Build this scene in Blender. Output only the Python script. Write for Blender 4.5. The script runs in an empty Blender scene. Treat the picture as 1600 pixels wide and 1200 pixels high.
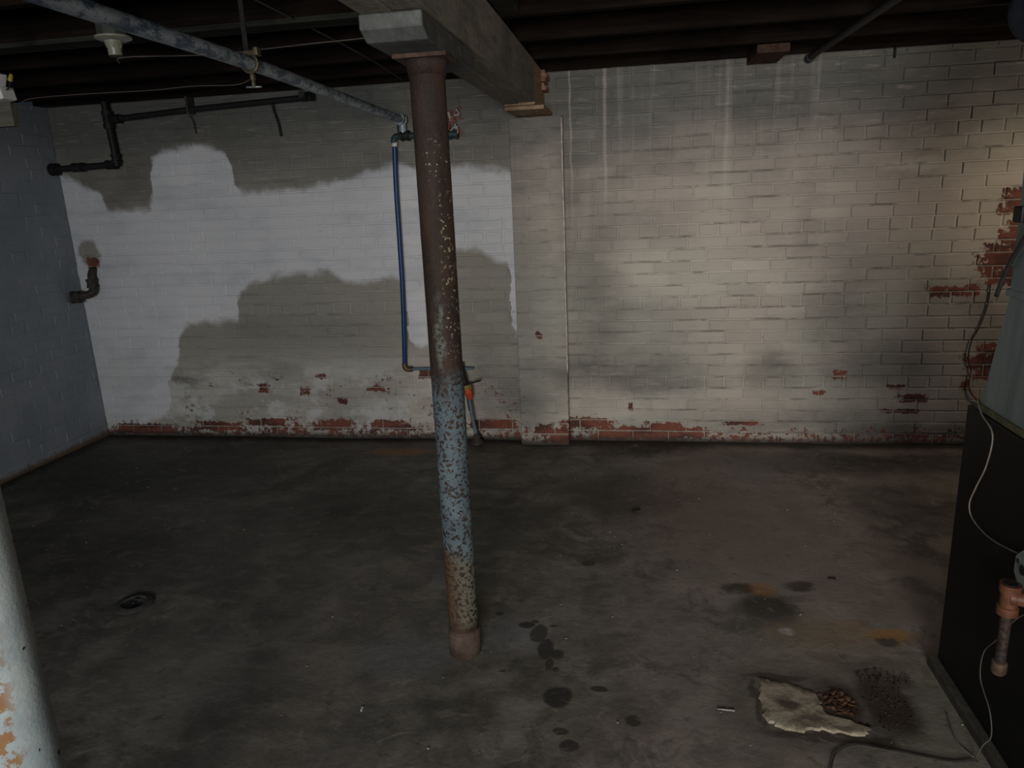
import bpy, bmesh, math, random
from mathutils import Vector, Matrix
random.seed(7)
C = bpy.context.scene.collection
SC = bpy.context.scene

# ------------------------------------------------------------------ camera
YAW, PITCH, ROLL, FPX, CAMH = -0.172584, 0.254773, -0.0437416, 1142.78, 1.5
def camera():
    cy, sy, cp, sp = math.cos(YAW), math.sin(YAW), math.cos(PITCH), math.sin(PITCH)
    f = Vector((sy*cp, cy*cp, -sp)); r = Vector((cy, -sy, 0)); u = r.cross(f)
    cr, sr = math.cos(ROLL), math.sin(ROLL)
    r2 = cr*r + sr*u; u2 = -sr*r + cr*u
    m = Matrix((r2, u2, -f)).transposed().to_4x4()
    m.translation = (0, 0, CAMH)
    cd = bpy.data.cameras.new('camera'); co = bpy.data.objects.new('camera', cd)
    cd.sensor_width = 36; cd.lens = FPX*36/1600; cd.clip_start = .02
    co.matrix_world = m; C.objects.link(co); SC.camera = co
camera()
# ------------------------------------------------------------------ light
w = bpy.data.worlds.new('world'); SC.world = w; w.use_nodes = True
w.node_tree.nodes['Background'].inputs[0].default_value = (.55, .72, 1, 1)
w.node_tree.nodes['Background'].inputs[1].default_value = .035
def area(name, loc, target, size, power, col, spread=180, sizey=None):
    l = bpy.data.lights.new(name, 'AREA'); l.energy = power; l.color = col
    l.shape = 'RECTANGLE'; l.size = size; l.size_y = sizey or size; l.spread = math.radians(spread)
    o = bpy.data.objects.new(name, l); C.objects.link(o); o.location = loc
    o.rotation_euler = (Vector(target)-Vector(loc)).to_track_quat('-Z', 'Y').to_euler()
    return o
area('daylight_from_doorway', (.15, -3.2, 1.4), (.55, 4.3, .8), 1.5, 104, (1, .935, .86), 85, 1.1)
area('cool_fill_left', (-1.2, -2.6, 1.5), (-2.2, 4.3, .8), 1.0, 18, (.74, .86, 1), 90, .8)  # unseen cool fill light, added to lift the left side
area('torch_beside_viewer', (.10, -.03, 1.47), (.3, 4.3, .5), .05, 2.6, (1, .95, .88), 150)
l = bpy.data.lights.new('bulb_behind_furnace', 'POINT'); l.energy = 22; l.color = (1, .8, .6); l.shadow_soft_size = .05
o = bpy.data.objects.new('bulb_behind_furnace', l); C.objects.link(o); o.location = (2.30, 3.55, 1.50)
cyc = SC.cycles
cyc.max_bounces = 4; cyc.diffuse_bounces = 3; cyc.glossy_bounces = 2; cyc.transmission_bounces = 1
cyc.use_adaptive_sampling = True; cyc.adaptive_threshold = .04
vs = SC.view_settings
SC.display_settings.display_device = 'sRGB'
vs.view_transform = 'Standard'; vs.look = 'None'; vs.gamma = 1; vs.use_curve_mapping = False
vs.exposure = -.97

# ------------------------------------------------------------------ node helpers
class NT:
    def __init__(s, name, rough=.8, spec=.3, metal=0):
        s.m = bpy.data.materials.new(name); s.m.use_nodes = True
        s.t = s.m.node_tree; s.b = s.t.nodes['Principled BSDF']
        s.b.inputs['Roughness'].default_value = rough
        s.b.inputs['Specular IOR Level'].default_value = spec
        s.b.inputs['Metallic'].default_value = metal
        s.geo = s.t.nodes.new('ShaderNodeNewGeometry'); s.P = s.geo.outputs['Position']
    def n(s, t): return s.t.nodes.new(t)
    def put(s, sock, v):
        if isinstance(v, bpy.types.NodeSocket): s.t.links.new(v, sock)
        elif isinstance(v, (tuple, list)) and len(v) == 3 and sock.type == 'RGBA': sock.default_value = (*v, 1)
        else: sock.default_value = v
    def math(s, op, a, b=0., c=None, clamp=False):
        x = s.n('ShaderNodeMath'); x.operation = op; x.use_clamp = clamp
        s.put(x.inputs[0], a); s.put(x.inputs[1], b)
        if c is not None: s.put(x.inputs[2], c)
        return x.outputs[0]
    def add(s, a, b): return s.math('ADD', a, b)
    def sub(s, a, b): return s.math('SUBTRACT', a, b)
    def mul(s, a, b): return s.math('MULTIPLY', a, b)
    def mx(s, a, b): return s.math('MAXIMUM', a, b)
    def vm(s, op, a, b=(0, 0, 0)):
        x = s.n('ShaderNodeVectorMath'); x.operation = op
        s.put(x.inputs[0], a)
        if op == 'SCALE': s.put(x.inputs['Scale'], b)
        else: s.put(x.inputs[1], b)
        return x.outputs['Value'] if op in ('LENGTH', 'DISTANCE') else x.outputs[0]
    def sm(s, v, a, b, lo=0., hi=1., smooth=True):
        x = s.n('ShaderNodeMapRange'); x.interpolation_type = 'SMOOTHSTEP' if smooth else 'LINEAR'
        s.put(x.inputs[0], v)
        for i, q in enumerate((a, b, lo, hi)): s.put(x.inputs[i+1], q)
        return x.outputs[0]
    def noise(s, scale, detail=4, rough=.55, P=None, stretch=None, col=False):
        p = P if P is not None else s.P
        if stretch: p = s.vm('MULTIPLY', p, stretch)
        x = s.n('ShaderNodeTexNoise'); s.put(x.inputs['Vector'], p)
        x.inputs['Scale'].default_value = scale; x.inputs['Detail'].default_value = detail; x.inputs['Roughness'].default_value = rough
        return x.outputs['Color'] if col else x.outputs['Fac']
    def mix(s, f, a, b, mode='MIX'):
        x = s.n('ShaderNodeMix'); x.data_type = 'RGBA'; x.blend_type = mode
        s.put(x.inputs[0], f); s.put(x.inputs[6], a); s.put(x.inputs[7], b)
        return x.outputs[2]
    def xyz(s, P=None):
        x = s.n('ShaderNodeSeparateXYZ'); s.put(x.inputs[0], P if P is not None else s.P); return x.outputs
    def warp(s, scale, amt, detail=3):
        c = s.noise(scale, detail, col=True)
        return s.vm('ADD', s.P, s.vm('SCALE', s.vm('SUBTRACT', c, (.5, .5, .5)), amt))
    def blob(s, P, c, r, soft=.35):
        """1 inside the ellipsoid c, r; 0 outside"""
        d = s.vm('LENGTH', s.vm('MULTIPLY', s.vm('SUBTRACT', P, c), tuple(1/q for q in r)))
        return s.sm(d, 1+soft, 1-soft)
    def boxes(s, P, lst, soft=.2):
        """brick-shaped patches: rounded rectangles"""
        out = None
        for c, r, k in lst:
            q = s.vm('ABSOLUTE', s.vm('MULTIPLY', s.vm('SUBTRACT', P, c), tuple(1/t for t in r)))
            o = s.xyz(q); v = s.sm(s.mx(o[0], o[2]), 1+soft, 1-soft)
            out = v if out is None else s.mx(out, v)
        return out
    def blobs(s, P, lst, soft=.35):
        out = None
        for c, r, k in lst:
            v = s.blob(P, c, r, soft)
            if k != 1: v = s.mul(v, k)
            out = v if out is None else s.mx(out, v)
        return out
    def curve(s, v, pts, x0, x1, y0, y1):
        u = s.sm(v, x0, x1, smooth=False)
        x = s.n('ShaderNodeFloatCurve'); s.put(x.inputs['Value'], u)
        c = x.mapping.curves[0]
        pts = [((a-x0)/(x1-x0), (b-y0)/(y1-y0)) for a, b in pts]
        while len(c.points) < len(pts): c.points.new(.5, .5)
        for p, q in zip(c.points, pts): p.location = q; p.handle_type = 'AUTO_CLAMPED'
        x.mapping.update()
        return s.sm(x.outputs[0], 0, 1, y0, y1, smooth=False)
    def color(s, v): s.put(s.b.inputs['Base Color'], v)
    def rough(s, v): s.put(s.b.inputs['Roughness'], v)
    def bump(s, h, strength=.3, dist=.01):
        x = s.n('ShaderNodeBump'); x.inputs['Strength'].default_value = strength; x.inputs['Distance'].default_value = dist
        s.put(x.inputs['Height'], h); s.put(s.b.inputs['Normal'], x.outputs[0])

def simple(name, col, rough=.6, metal=0, var=.25, scale=30, spec=.3, bump=.15):
    s = NT(name, rough, spec, metal)
    f = s.noise(scale, 4)
    s.color(s.mix(s.sm(f, .3, .7), tuple(q*(1-var) for q in col), tuple(min(1, q*(1+var)) for q in col)))
    if bump: s.bump(f, bump, .004)
    return s.m

# ------------------------------------------------------------------ brick wall material
CH = .0681
XB0, XB1 = -3.62, -.66
PAINT_UP = [(-3.62, 1.76), (-3.55, 1.71), (-3.37, 1.61), (-3.29, 1.50), (-3.06, 1.50), (-2.985, 1.62), (-2.95, 1.79), (-2.67, 1.86), (-2.46, 1.80), (-2.39, 1.58),
            (-2.16, 1.575), (-1.87, 1.60), (-1.62, 1.64), (-1.42, 1.685), (-1.11, 1.665), (-.90, 1.66), (-.66, 1.61)]
PAINT_LO = [(-3.62, .05), (-3.30, .085), (-3.12, .17), (-3.085, .36), (-2.98, .55), (-2.92, .72), (-2.80, .775), (-2.53, .79), (-2.50, .93), (-2.29, 1.05),
            (-1.93, 1.08), (-1.68, 1.01), (-1.42, 1.03), (-1.36, .60), (-1.16, .60), (-1.11, 1.14), (-.99, 1.20), (-.80, 1.12), (-.745, 1.10), (-.725, .68), (-.66, .66)]
Y = 4.31
CHIPS = [(1.965, 1.385, .075, .035), (2.02, 1.32, .13, .035), (2.0, 1.22, .06, .03), (1.99, 1.16, .10, .045), (1.95, 1.09, .11, .045), (1.93, 1.03, .13, .045), (1.97, .955, .12, .042),
         (1.625, .885, .05, .03), (1.72, .88, .045, .028), (1.80, .885, .04, .03), (1.97, .56, .10, .036), (1.93, .49, .13, .038), (1.97, .425, .10, .036),
         (1.555, .275, .075, .024), (1.155, .415, .035, .024), (1.82, .35, .03, .025), (1.45, .345, .06, .012), (-1.27, .43, .075, .03), (-.03, .215, .015, .022),
         (-1.87, .245, .03, .022), (-2.12, .315, .03, .03), (-2.01, .415, .035, .015), (-2.41, .33, .035, .03), (-1.65, .33, .06, .015), (-1.95, .085, .12, .03), (-2.42, .10, .12, .022),
         (-1.55, .09, .12, .03), (-.56, .68, .018, .014), (-3.49, 1.175, .045, .035), (-3.3, .045, .18, .03), (-2.75, .07, .14, .025), (-.9, .10, .14, .03), (-.45, .06, .06, .05), (-.54, .1, .05, .03),
         (-.30, .115, .15, .03), (-.02, .05, .22, .035), (.17, .09, .1, .03), (1.5, .20, .10, .014), (.30, .06, .1, .03), (.62, .12, .12, .015), (1.05, .31, .04, .008)]
def wall_mat(name, is_mortar=False):
    s = NT(name, .7, .25)
    o = s.xyz(); X, Z = o[0], o[2]
    wp = s.warp(9, .11, 6); wo = s.xyz(wp)
    up = s.curve(wo[0], PAINT_UP, XB0, XB1, 0, 2.2); lo = s.curve(wo[0], PAINT_LO, XB0, XB1, 0, 2.2)
    n1 = s.noise(14, 5, .6)
    fresh = s.mul(s.sm(s.sub(wo[2], lo), -.03, .03), s.sm(s.sub(up, wo[2]), -.03, .03))
    fresh = s.mul(fresh, s.sm(X, -.690, -.695))
    fresh = s.mul(fresh, s.sub(1., s.blob(wp, (-3.50, Y, 1.235), (.075, 1, .09), .2)))
    fresh = s.mx(fresh, s.mul(s.sm(s.noise(5, 6, .7), .50, .60), s.mul(s.sm(Z, .55, .3), s.mul(s.sm(X, -.9, -1.3), .55))))
    # old paint
    big = s.noise(1.3, 4, .6); mid = s.noise(5, 5, .6, stretch=(.6, 1, 1.4)); fine = s.noise(38, 4, .6)
    cell = s.noise(3.2, 1, .3, stretch=(1, 1, 3.3))
    old = s.mix(s.sm(big, .35, .65), (.31, .31, .275), (.40, .365, .325))
    old = s.mix(s.mul(s.sm(mid, .45, .75), .5), old, (.22, .22, .195))
    old = s.mix(s.mul(s.sm(fine, .55, .8), .35), old, (.46, .45, .41))
    # right of the pilaster: warmer, blotchy per-brick staining
    warm = s.blobs(wp, [((.9, Y, 1.45), (1.1, 1, .5), .6), ((.55, Y, .85), (.35, 1, .35), .35), ((1.7, Y, .6), (.5, 1, .25), .25)], .6)
    old = s.mix(warm, old, (.42, .36, .325))
    pale = s.blobs(wp, [((1.5, Y, 1.56), (.22, 1, .035), .6), ((.25, Y, 1.02), (.5, 1, .16), .45), ((1.9, Y, 1.5), (.3, 1, .22), .55), ((.45, Y, 1.3), (.12, 1, .5), .3), ((-.2, Y, .2), (.3, 1, .09), .4), ((1.75, Y, 1.2), (.25, 1, .2), .4)], .6)
    old = s.mix(pale, old, (.58, .55, .48))
    # left of the pilaster slightly greener and darker
    old = s.mix(s.mul(s.sm(X, -.65, -.75), s.sm(Z, .45, .65, 0, .65)), old, (.27, .26, .228))
    # lower left: thin paler coat
    # grime blots
    g = s.blobs(wp, [((-.15, Y, .44), (.42, 1, .10), .75), ((.1, Y, .36), (.3, 1, .06), .5), ((.8, Y, .45), (.16, 1, .10), .6), ((1.12, Y, .82), (.18, 1, .38), .5), ((1.35, Y, .48), (.35, 1, .13), .5),
                     ((1.15, Y, .12), (.7, 1, .09), .5), ((1.6, Y, .08), (.5, 1, .06), .8), ((-.22, Y, .85), (.14, 1, .45), .45), ((-2.2, Y, .72), (.5, 1, .07), .3), ((.95, Y, 1.25), (.08, 1, .25), .3),
                     ((-3.2, Y, 1.66), (.25, 1, .12), .4), ((1.1, Y, 1.9), (1.0, 1, .12), .45), ((-.9, Y, .3), (.1, 1, .3), .4), ((1.88, Y, .75), (.12, 1, .2), .45), ((-2.9, Y, 1.97), (.8, 1, .12), .5),
                     ((-.35, Y, 1.5), (.07, 1, .5), .3), ((-.75, Y, .28), (.25, 1, .12), .5), ((-2.97, Y, .39), (.15, 1, .03), .6)], .75)
    g = s.mul(g, s.sm(mid, .25, .6, .45, 1.))
    old = s.mix(g, old, (.085, .085, .078))
    # darker grey-green towards the joists
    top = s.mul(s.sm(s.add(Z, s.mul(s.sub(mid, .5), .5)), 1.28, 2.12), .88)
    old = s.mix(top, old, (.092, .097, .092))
    # broken shadow lines along the joints, painted into the colour
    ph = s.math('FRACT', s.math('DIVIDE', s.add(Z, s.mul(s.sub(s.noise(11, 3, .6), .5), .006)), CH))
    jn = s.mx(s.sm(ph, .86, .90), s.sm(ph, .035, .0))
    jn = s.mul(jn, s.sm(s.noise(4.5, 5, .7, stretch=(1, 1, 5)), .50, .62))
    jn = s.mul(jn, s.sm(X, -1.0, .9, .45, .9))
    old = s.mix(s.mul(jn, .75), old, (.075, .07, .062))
    hz = s.noise(16, 5, .7, stretch=(.35, 1, 3.2))
    old = s.mix(s.mul(s.sm(hz, .55, .72), .38), old, (.19, .185, .165))
    old = s.mix(s.mul(s.sm(hz, .45, .30), .30), old, (.47, .45, .41))
    # vertical run marks
    st = s.noise(15, 3, .6, stretch=(1.6, 1, .06))
    run = s.mul(s.mul(s.sm(st, .52, .68), s.sm(Z, 1.1, 1.9)), s.mul(s.sm(X, -.42, -.3), s.sm(X, 1.4, 1.0)))
    old = s.mix(s.mul(run, .15), old, (.50, .48, .43))
    run2 = s.mul(s.sm(s.noise(22, 3, .6, stretch=(1.6, 1, .05)), .55, .7), s.mul(s.sm(Z, .7, 1.5), s.sm(X, .5, -.3)))
    old = s.mix(s.mul(run2, .25), old, (.15, .15, .14))
    for xr, ww, k in ((-.165, .009, .3), (.485, .010, .15), (-.355, .005, .3)):
        d = s.math('ABSOLUTE', s.sub(s.add(X, s.mul(s.sub(mid, .5), .03)), xr))
        old = s.mix(s.mul(s.mul(s.sm(d, ww*1.6, ww*.4), s.sm(Z, 1.2, 1.7)), k), old, (.62, .58, .52))
    fr = s.mix(s.sm(mid, .4, .75), (.60, .61, .63), (.49, .505, .535))
    fr = s.mix(s.mul(s.sm(fine, .6, .85), .2), fr, (.3, .3, .3))
    if not is_mortar:
        oi = s.n('ShaderNodeObjectInfo').outputs['Random']
        old = s.mix(1., old, s.mix(oi, (.90, .895, .89), (1.06, 1.055, 1.05)), 'MULTIPLY')
    else: old = s.mix(1., old, (1.05, 1.05, 1.04), 'MULTIPLY')
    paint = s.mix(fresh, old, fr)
    # brush-on pale coat low left
    pl = s.mul(s.mul(s.sm(s.noise(4, 5, .65, stretch=(.5, 1, 1.6)), .42, .62), s.sm(Z, .62, .40)), s.mul(s.sm(X, -.7, -1.0), .55))
    paint = s.mix(pl, paint, (.50, .50, .47))
    # exposed brick
    nz = s.noise(34, 6, .75)
    wp2 = s.warp(22, .055, 6)
    eb = s.boxes(wp2, [((x, Y, z), (a, 1, b), 1) for x, z, a, b in CHIPS], .45)
    low = s.mul(s.sm(s.add(Z, s.mul(s.sub(s.noise(2.6, 2), .5), .16)), .135, .03), .46)
    rare = s.mul(s.mul(s.sm(Z, .50, .42), s.sm(s.noise(3.5, 3, .6, stretch=(1, 1, 1.6)), .42, .6)), s.mul(s.sm(X, -3.15, -2.95, 0, .22), s.sm(X, -.75, -.6, 1, .5)))
    lit = s.sm(nz, .34, .64, -.52, .32)
    ex = s.add(s.add(s.mul(eb, .90), s.add(low, rare)), lit)
    ex = s.sm(ex, .40, .50)
    bk = s.noise(4.7, 1, .3, stretch=(1, 1, 3))
    red = s.mix(s.sm(bk, .35, .62), (.075, .030, .024), (.165, .055, .036))
    red = s.mix(s.mul(s.sm(fine, .5, .8), .4), red, (.30, .20, .16))
    if is_mortar: red = s.mix(s.sm(fine, .35, .65), (.20, .18, .15), (.30, .27, .23))
    colr = s.mix(ex, paint, red)
    # tiny dark pits
    pit = s.mul(s.sm(s.noise(45, 2, .5, stretch=(1, 1, 1.8)), .735, .76), .85)
    colr = s.mix(pit, colr, (.05, .045, .04))
    # damp line at the foot
    foot = s.mul(s.sm(s.add(Z, s.mul(s.sub(nz, .5), .06)), .045, .0), .9)
    colr = s.mix(foot, colr, (.03, .028, .025))
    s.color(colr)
    s.rough(s.mix(fresh, (.75, .75, .75), (.5, .5, .5)))
    s.bump(s.add(s.mul(s.noise(60, 4, .6), .5), s.mul(n1, 1.2)), .35, .006)
    return s.m
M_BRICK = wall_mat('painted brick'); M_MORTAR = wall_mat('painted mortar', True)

def left_wall_mat():
    s = NT('grey painted block', .75, .2)
    a = s.noise(3, 5, .6); f = s.noise(50, 4, .6)
    c = s.mix(s.sm(a, .35, .65), (.215, .245, .28), (.26, .29, .325))
    c = s.mix(s.mul(s.sm(f, .5, .75), .3), c, (.26, .28, .30))
    z = s.xyz()[2]
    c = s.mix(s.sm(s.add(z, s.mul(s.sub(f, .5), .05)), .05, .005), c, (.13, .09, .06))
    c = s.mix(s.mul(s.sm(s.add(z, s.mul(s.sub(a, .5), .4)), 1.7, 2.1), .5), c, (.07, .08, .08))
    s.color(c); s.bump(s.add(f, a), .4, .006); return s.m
M_LEFT = left_wall_mat()

def floor_mat():
    s = NT('stained concrete', .6, .3)
    X = s.xyz()[0]
    wp = s.warp(7, .13, 4); wl = s.warp(2.2, .5, 4); wf = s.warp(25, .03)
    big = s.noise(1.1, 5, .65); mid = s.noise(4.5, 6, .65, P=s.warp(3, .3)); fine = s.noise(60, 4, .7); br = s.noise(9, 5, .7, stretch=(.45, 1.2, 1))
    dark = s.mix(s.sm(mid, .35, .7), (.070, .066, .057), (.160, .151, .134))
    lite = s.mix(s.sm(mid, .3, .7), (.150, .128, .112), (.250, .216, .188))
    k = s.sm(s.add(X, s.mul(s.sub(big, .5), 1.6)), -.6, .45)  # stronger light on the right put into the colour: brighter, browner there
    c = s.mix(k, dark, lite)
    c = s.mix(s.mul(s.sm(br, .50, .68), .45), c, (.22, .208, .185))
    c = s.mix(s.mul(s.sm(s.noise(2.3, 6, .75, P=s.warp(2, .6)), .5, .62), .65), c, (.050, .047, .040))
    c = s.mix(s.mul(s.sm(fine, .5, .8), .25), c, (.19, .18, .16))
    F = lambda x, y, a, b, k=1: ((x, y, 0), (a, b, 1), k)
    c = s.mix(s.blobs(wl, [F(-1.5, 1.9, .35, .22, .35), F(-1.2, 2.3, .3, .2, .25), F(-1.6, 2.8, .4, .2, .2), F(-.9, 1.6, .4, .2, .25), F(.55, 2.75, .3, .4, .3), F(-1.45, 1.95, .12, .2, .55), F(-1.1, 2.0, .25, .12, .4), F(-1.15, 2.6, .35, .14, .35), F(-.33, 2.28, .16, .12, .3)], .8), c, (.23, .215, .195))
    c = s.mix(s.blobs(wp, [F(-.78, 2.10, .14, .10, .45), F(-.42, 2.24, .12, .10, .35)], .7), c, (.17, .18, .20))
    c = s.mix(s.blobs(wl, [F(-2.9, 3.6, .7, .5, .75), F(-.1, 3.5, .3, .25, .8), F(-.55, 3.2, .3, .2, .5), F(-1.3, 3.2, .5, .3, .45), F(1.2, 4.0, .7, .13, .7), F(.1, 4.2, .35, .12, .85), F(1.3, 3.4, .3, .2, .45), F(-2.5, 2.6, .6, .4, .55)], .7), c, (.032, .030, .027))
    c = s.mix(s.blobs(wl, [F(.35, 3.3, .35, .55, .55), F(.75, 2.9, .3, .3, .4)], .7), c, (.150, .112, .098))
    # smoother grey patch by the wall
    c = s.mix(s.blobs(wp, [F(.62, 3.85, .13, .17, .5), F(.70, 3.98, .3, .1, .3)], .3), c, (.155, .155, .15))
    # rust and ochre
    c = s.mix(s.blobs(wp, [F(-1.42, 4.06, .20, .07, .55), F(.47, 2.62, .05, .05, .8), F(.83, 2.36, .085, .05, .95), F(.72, 2.36, .12, .07, .4), F(.55, 2.34, .1, .08, .3)], .45), c, (.27, .14, .045))
    c = s.mix(s.blobs(wp, [F(.60, 2.34, .16, .12, .35), F(.68, 2.2, .2, .1, .3)], .5), c, (.20, .17, .12))
    c = s.mix(s.blobs(wp, [F(.82, 2.325, .040, .025, .95), F(.40, 2.62, .06, .04, .85), F(.48, 2.49, .11, .10, .97), F(.42, 2.38, .08, .04, .5), F(.62, 2.65, .065, .035, .8), F(.55, 2.55, .1, .03, .35), F(.74, 2.17, .12, .05, .6), F(.62, 2.22, .08, .03, .4)], .4), c, (.034, .027, .023))
    c = s.mix(s.mul(s.blob(wf, (.515, 2.345, 0), (.022, .018, 1), .5), .8), c, (.45, .44, .42))
    # oil spots
    spots = [F(-.19, 2.765, .028, .024, .8), F(-.235, 1.922, .047, .048, .95), F(-.111, 1.972, .026, .016, .9), F(-.006, 1.842, .022, .022, .85), F(-.212, 1.775, .022, .014, .85), F(-.182, 1.722, .026, .025, .85),
             F(-.387, 2.30, .028, .020, .9), F(-.335, 2.25, .030, .055, .8), F(-.30, 2.16, .028, .06, .85), F(-.262, 2.135, .026, .028, .85), F(-.28, 2.08, .014, .03, .8), F(-.255, 2.055, .012, .012, .8),
             F(-.495, 2.36, .017, .012, .85), F(-.36, 2.32, .014, .010, .8), F(-.29, 2.30, .015, .010, .7), F(-.425, 2.03, .012, .008, .7)]
    c = s.mix(s.blobs(s.warp(18, .022), spots, .18), c, (.030, .028, .026))
    # gritty dirt round the broken patch
    c = s.mix(s.mul(s.blob(wl, (.86, 1.9, 0), (.12, .35, 1), .5), .55), c, (.15, .155, .115))
    c = s.mix(s.mul(s.blob(wp, (.52, 1.96, 0), (.27, .19, 1), .25), s.sm(br, .3, .55, .35, .8)), c, (.075, .062, .05))
    c = s.mix(s.mul(s.blob(wl, (.60, 2.05, 0), (.45, .35, 1), .5), .3), c, (.17, .17, .14))
    c = s.mix(s.blobs(s.warp(14, .07, 5), [F(.735, 2.0, .075, .15, .95), F(.79, 2.1, .05, .035, .8), F(.60, 1.99, .07, .09, .9), F(.67, 1.83, .05, .03, .8), F(.50, 1.835, .15, .02, .7), F(.44, 2.085, .10, .018, .7), F(.36, 1.96, .012, .12, .7)], .4), c, (.036, .026, .020))
    # dirt along the foot of the walls
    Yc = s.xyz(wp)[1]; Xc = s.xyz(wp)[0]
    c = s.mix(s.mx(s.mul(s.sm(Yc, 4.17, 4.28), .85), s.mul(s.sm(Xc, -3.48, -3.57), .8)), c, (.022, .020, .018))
    # white specks
    c = s.mix(s.mul(s.sm(s.noise(19, 5, .8, stretch=(.35, 1.6, 1), P=s.warp(2.2, .8)), .56, .66), .40), c, (.25, .24, .215))
    c = s.mix(s.mul(s.sm(s.noise(17, 5, .8), .57, .66), .45), c, (.05, .046, .04))
    c = s.mix(s.mul(s.sm(s.noise(70, 1, .4), .82, .84), .6), c, (.5, .5, .47))
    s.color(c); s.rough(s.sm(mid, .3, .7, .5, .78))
    s.bump(s.add(s.mul(fine, .35), s.mul(s.noise(5, 4, .55), 1.6)), .4, .010)
    return s.m
M_FLOOR = floor_mat()

def wood_mat(name, a, b, rough=.95, along='x'):
    s = NT(name, rough, .04)
    st = {'x': (.6, 8, 8), 'y': (8, .6, 8)}[along]
    g = s.noise(5, 5, .65, stretch=st); f = s.noise(3, 4)
    c = s.mix(s.sm(g, .3, .7), a, b); c = s.mix(s.mul(s.sm(f, .5, .7), .4), c, tuple(q*.6 for q in a))
    s.color(c); s.bump(g, .4, .006); return s.m
M_JOIST = wood_mat('old dark joist timber', (.007, .0055, .005), (.016, .0115, .009))
M_JOISTPALE = wood_mat('whitewashed timber', (.018, .0185, .016), (.036, .037, .032))
M_PLANK = wood_mat('dark subfloor boards', (.012, .010, .009), (.022, .018, .015), along='y')
M_NEWWOOD = wood_mat('raw brown timber', (.22, .155, .10), (.33, .24, .165), along='y')
M_BLOCKWOOD = wood_mat('dark red timber', (.045, .028, .022), (.075, .05, .04), along='y')
def beam_mat():
    s = NT('weathered whitewash on beam', .85, .2)
    g = s.noise(6, 5, .65, stretch=(7, .8, 5)); f = s.noise(2.2, 5, .65); n = s.noise(30, 4)
    c = s.mix(s.sm(g, .3, .7), (.16, .147, .125), (.26, .245, .21))
    c = s.mix(s.mul(s.sm(f, .45, .7), .5), c, (.075, .068, .056))
    c = s.mix(s.mul(s.sm(n, .6, .75), .4), c, (.30, .29, .26))
    y = s.xyz()[1]
    c = s.mix(s.mul(s.sm(y, 2.6, 3.6), .45), c, (.075, .068, .055))
    s.color(c); s.bump(s.add(g, n), .4, .005); return s.m
M_BEAM = beam_mat()
def bolster_mat():
    s = NT('grey blue painted timber', .8, .25)
    g = s.noise(6, 5, .65, stretch=(7, .8, 5)); f = s.noise(9, 5, .65)
    c = s.mix(s.sm(g, .3, .7), (.075, .082, .085), (.115, .125, .125))
    c = s.mix(s.mul(s.sm(f, .42, .62), .6), c, (.055, .053, .044))
    c = s.mix(s.mul(s.sm(f, .68, .74), .9), c, (.30, .29, .23))
    s.color(c); s.bump(g, .3, .005); return s.m
M_BOLSTER = bolster_mat()

def column_mat():
    s = NT('flaking painted steel', .7, .2)
    Z = s.xyz()[2]; X = s.xyz()[0]
    n = s.noise(85, 4, .62); n2 = s.noise(9, 5, .65); n3 = s.noise(140, 3, .6); st = s.noise(14, 4, .6, stretch=(1, 1, .25))
    zz = s.add(Z, s.mul(s.sub(n2, .5), .5))
    rust = s.mix(s.sm(st, .35, .65), (.021, .016, .013), (.040, .025, .019))
    rust = s.mix(s.mul(s.sm(n2, .55, .75), .6), rust, (.062, .030, .020))
    rust = s.mix(s.mul(s.sm(n3, .5, .8), .35), rust, (.07, .048, .036))
    blue = s.mix(s.sm(n2, .35, .65), (.066, .092, .112), (.10, .135, .152))
    # paint survives between 0.35 and ~0.95 m
    band = s.mul(s.sm(zz, 1.0, .86), s.sm(zz, .31, .40))
    chip = s.add(n, s.mul(s.sub(n3, .5), .35))
    keep = s.mul(band, s.sm(chip, .555, .53))
    c = s.mix(keep, rust, blue)
    # pale ochre, greenish flecks
    low = s.mul(s.mul(s.sm(zz, .42, .33), s.sm(Z, .09, .14)), s.sm(chip, .56, .50))
    c = s.mix(s.mul(low, .9), c, s.mix(s.sm(X, -.60, -.53), (.085, .052, .030), (.115, .115, .09)))
    fl = s.mul(s.mul(s.sm(Z, 1.0, 1.08), s.sm(Z, 1.62, 1.35)), s.mul(s.sm(X, -.56, -.545), s.sm(s.add(n, s.mul(s.sub(n3, .5), .5)), .60, .63)))
    c = s.mix(s.mul(fl, .8), c, (.26, .24, .15))
    gr = s.blob(s.warp(15, .05), (-.575, 2.07, 1.10), (.014, .2, .10), .5)
    c = s.mix(s.mul(s.mul(gr, .6), s.sm(n, .4, .6)), c, (.14, .18, .15))
    wf = s.mul(s.sm(n, .62, .66), s.blobs(s.warp(15, .05), [((-.55, 2.05, 1.59), (.03, .2, .05), 1), ((-.545, 2.05, 1.45), (.02, .2, .04), 1)], .6))
    c = s.mix(wf, c, (.42, .36, .28))
    c = s.mix(s.sm(Z, .10, .08), c, s.mix(s.sm(n2, .35, .65), (.042, .029, .022), (.105, .075, .058)))
    s.color(c); s.bump(s.add(n3, n), .5, .004)
    return s.m
M_COL = column_mat()
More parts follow.
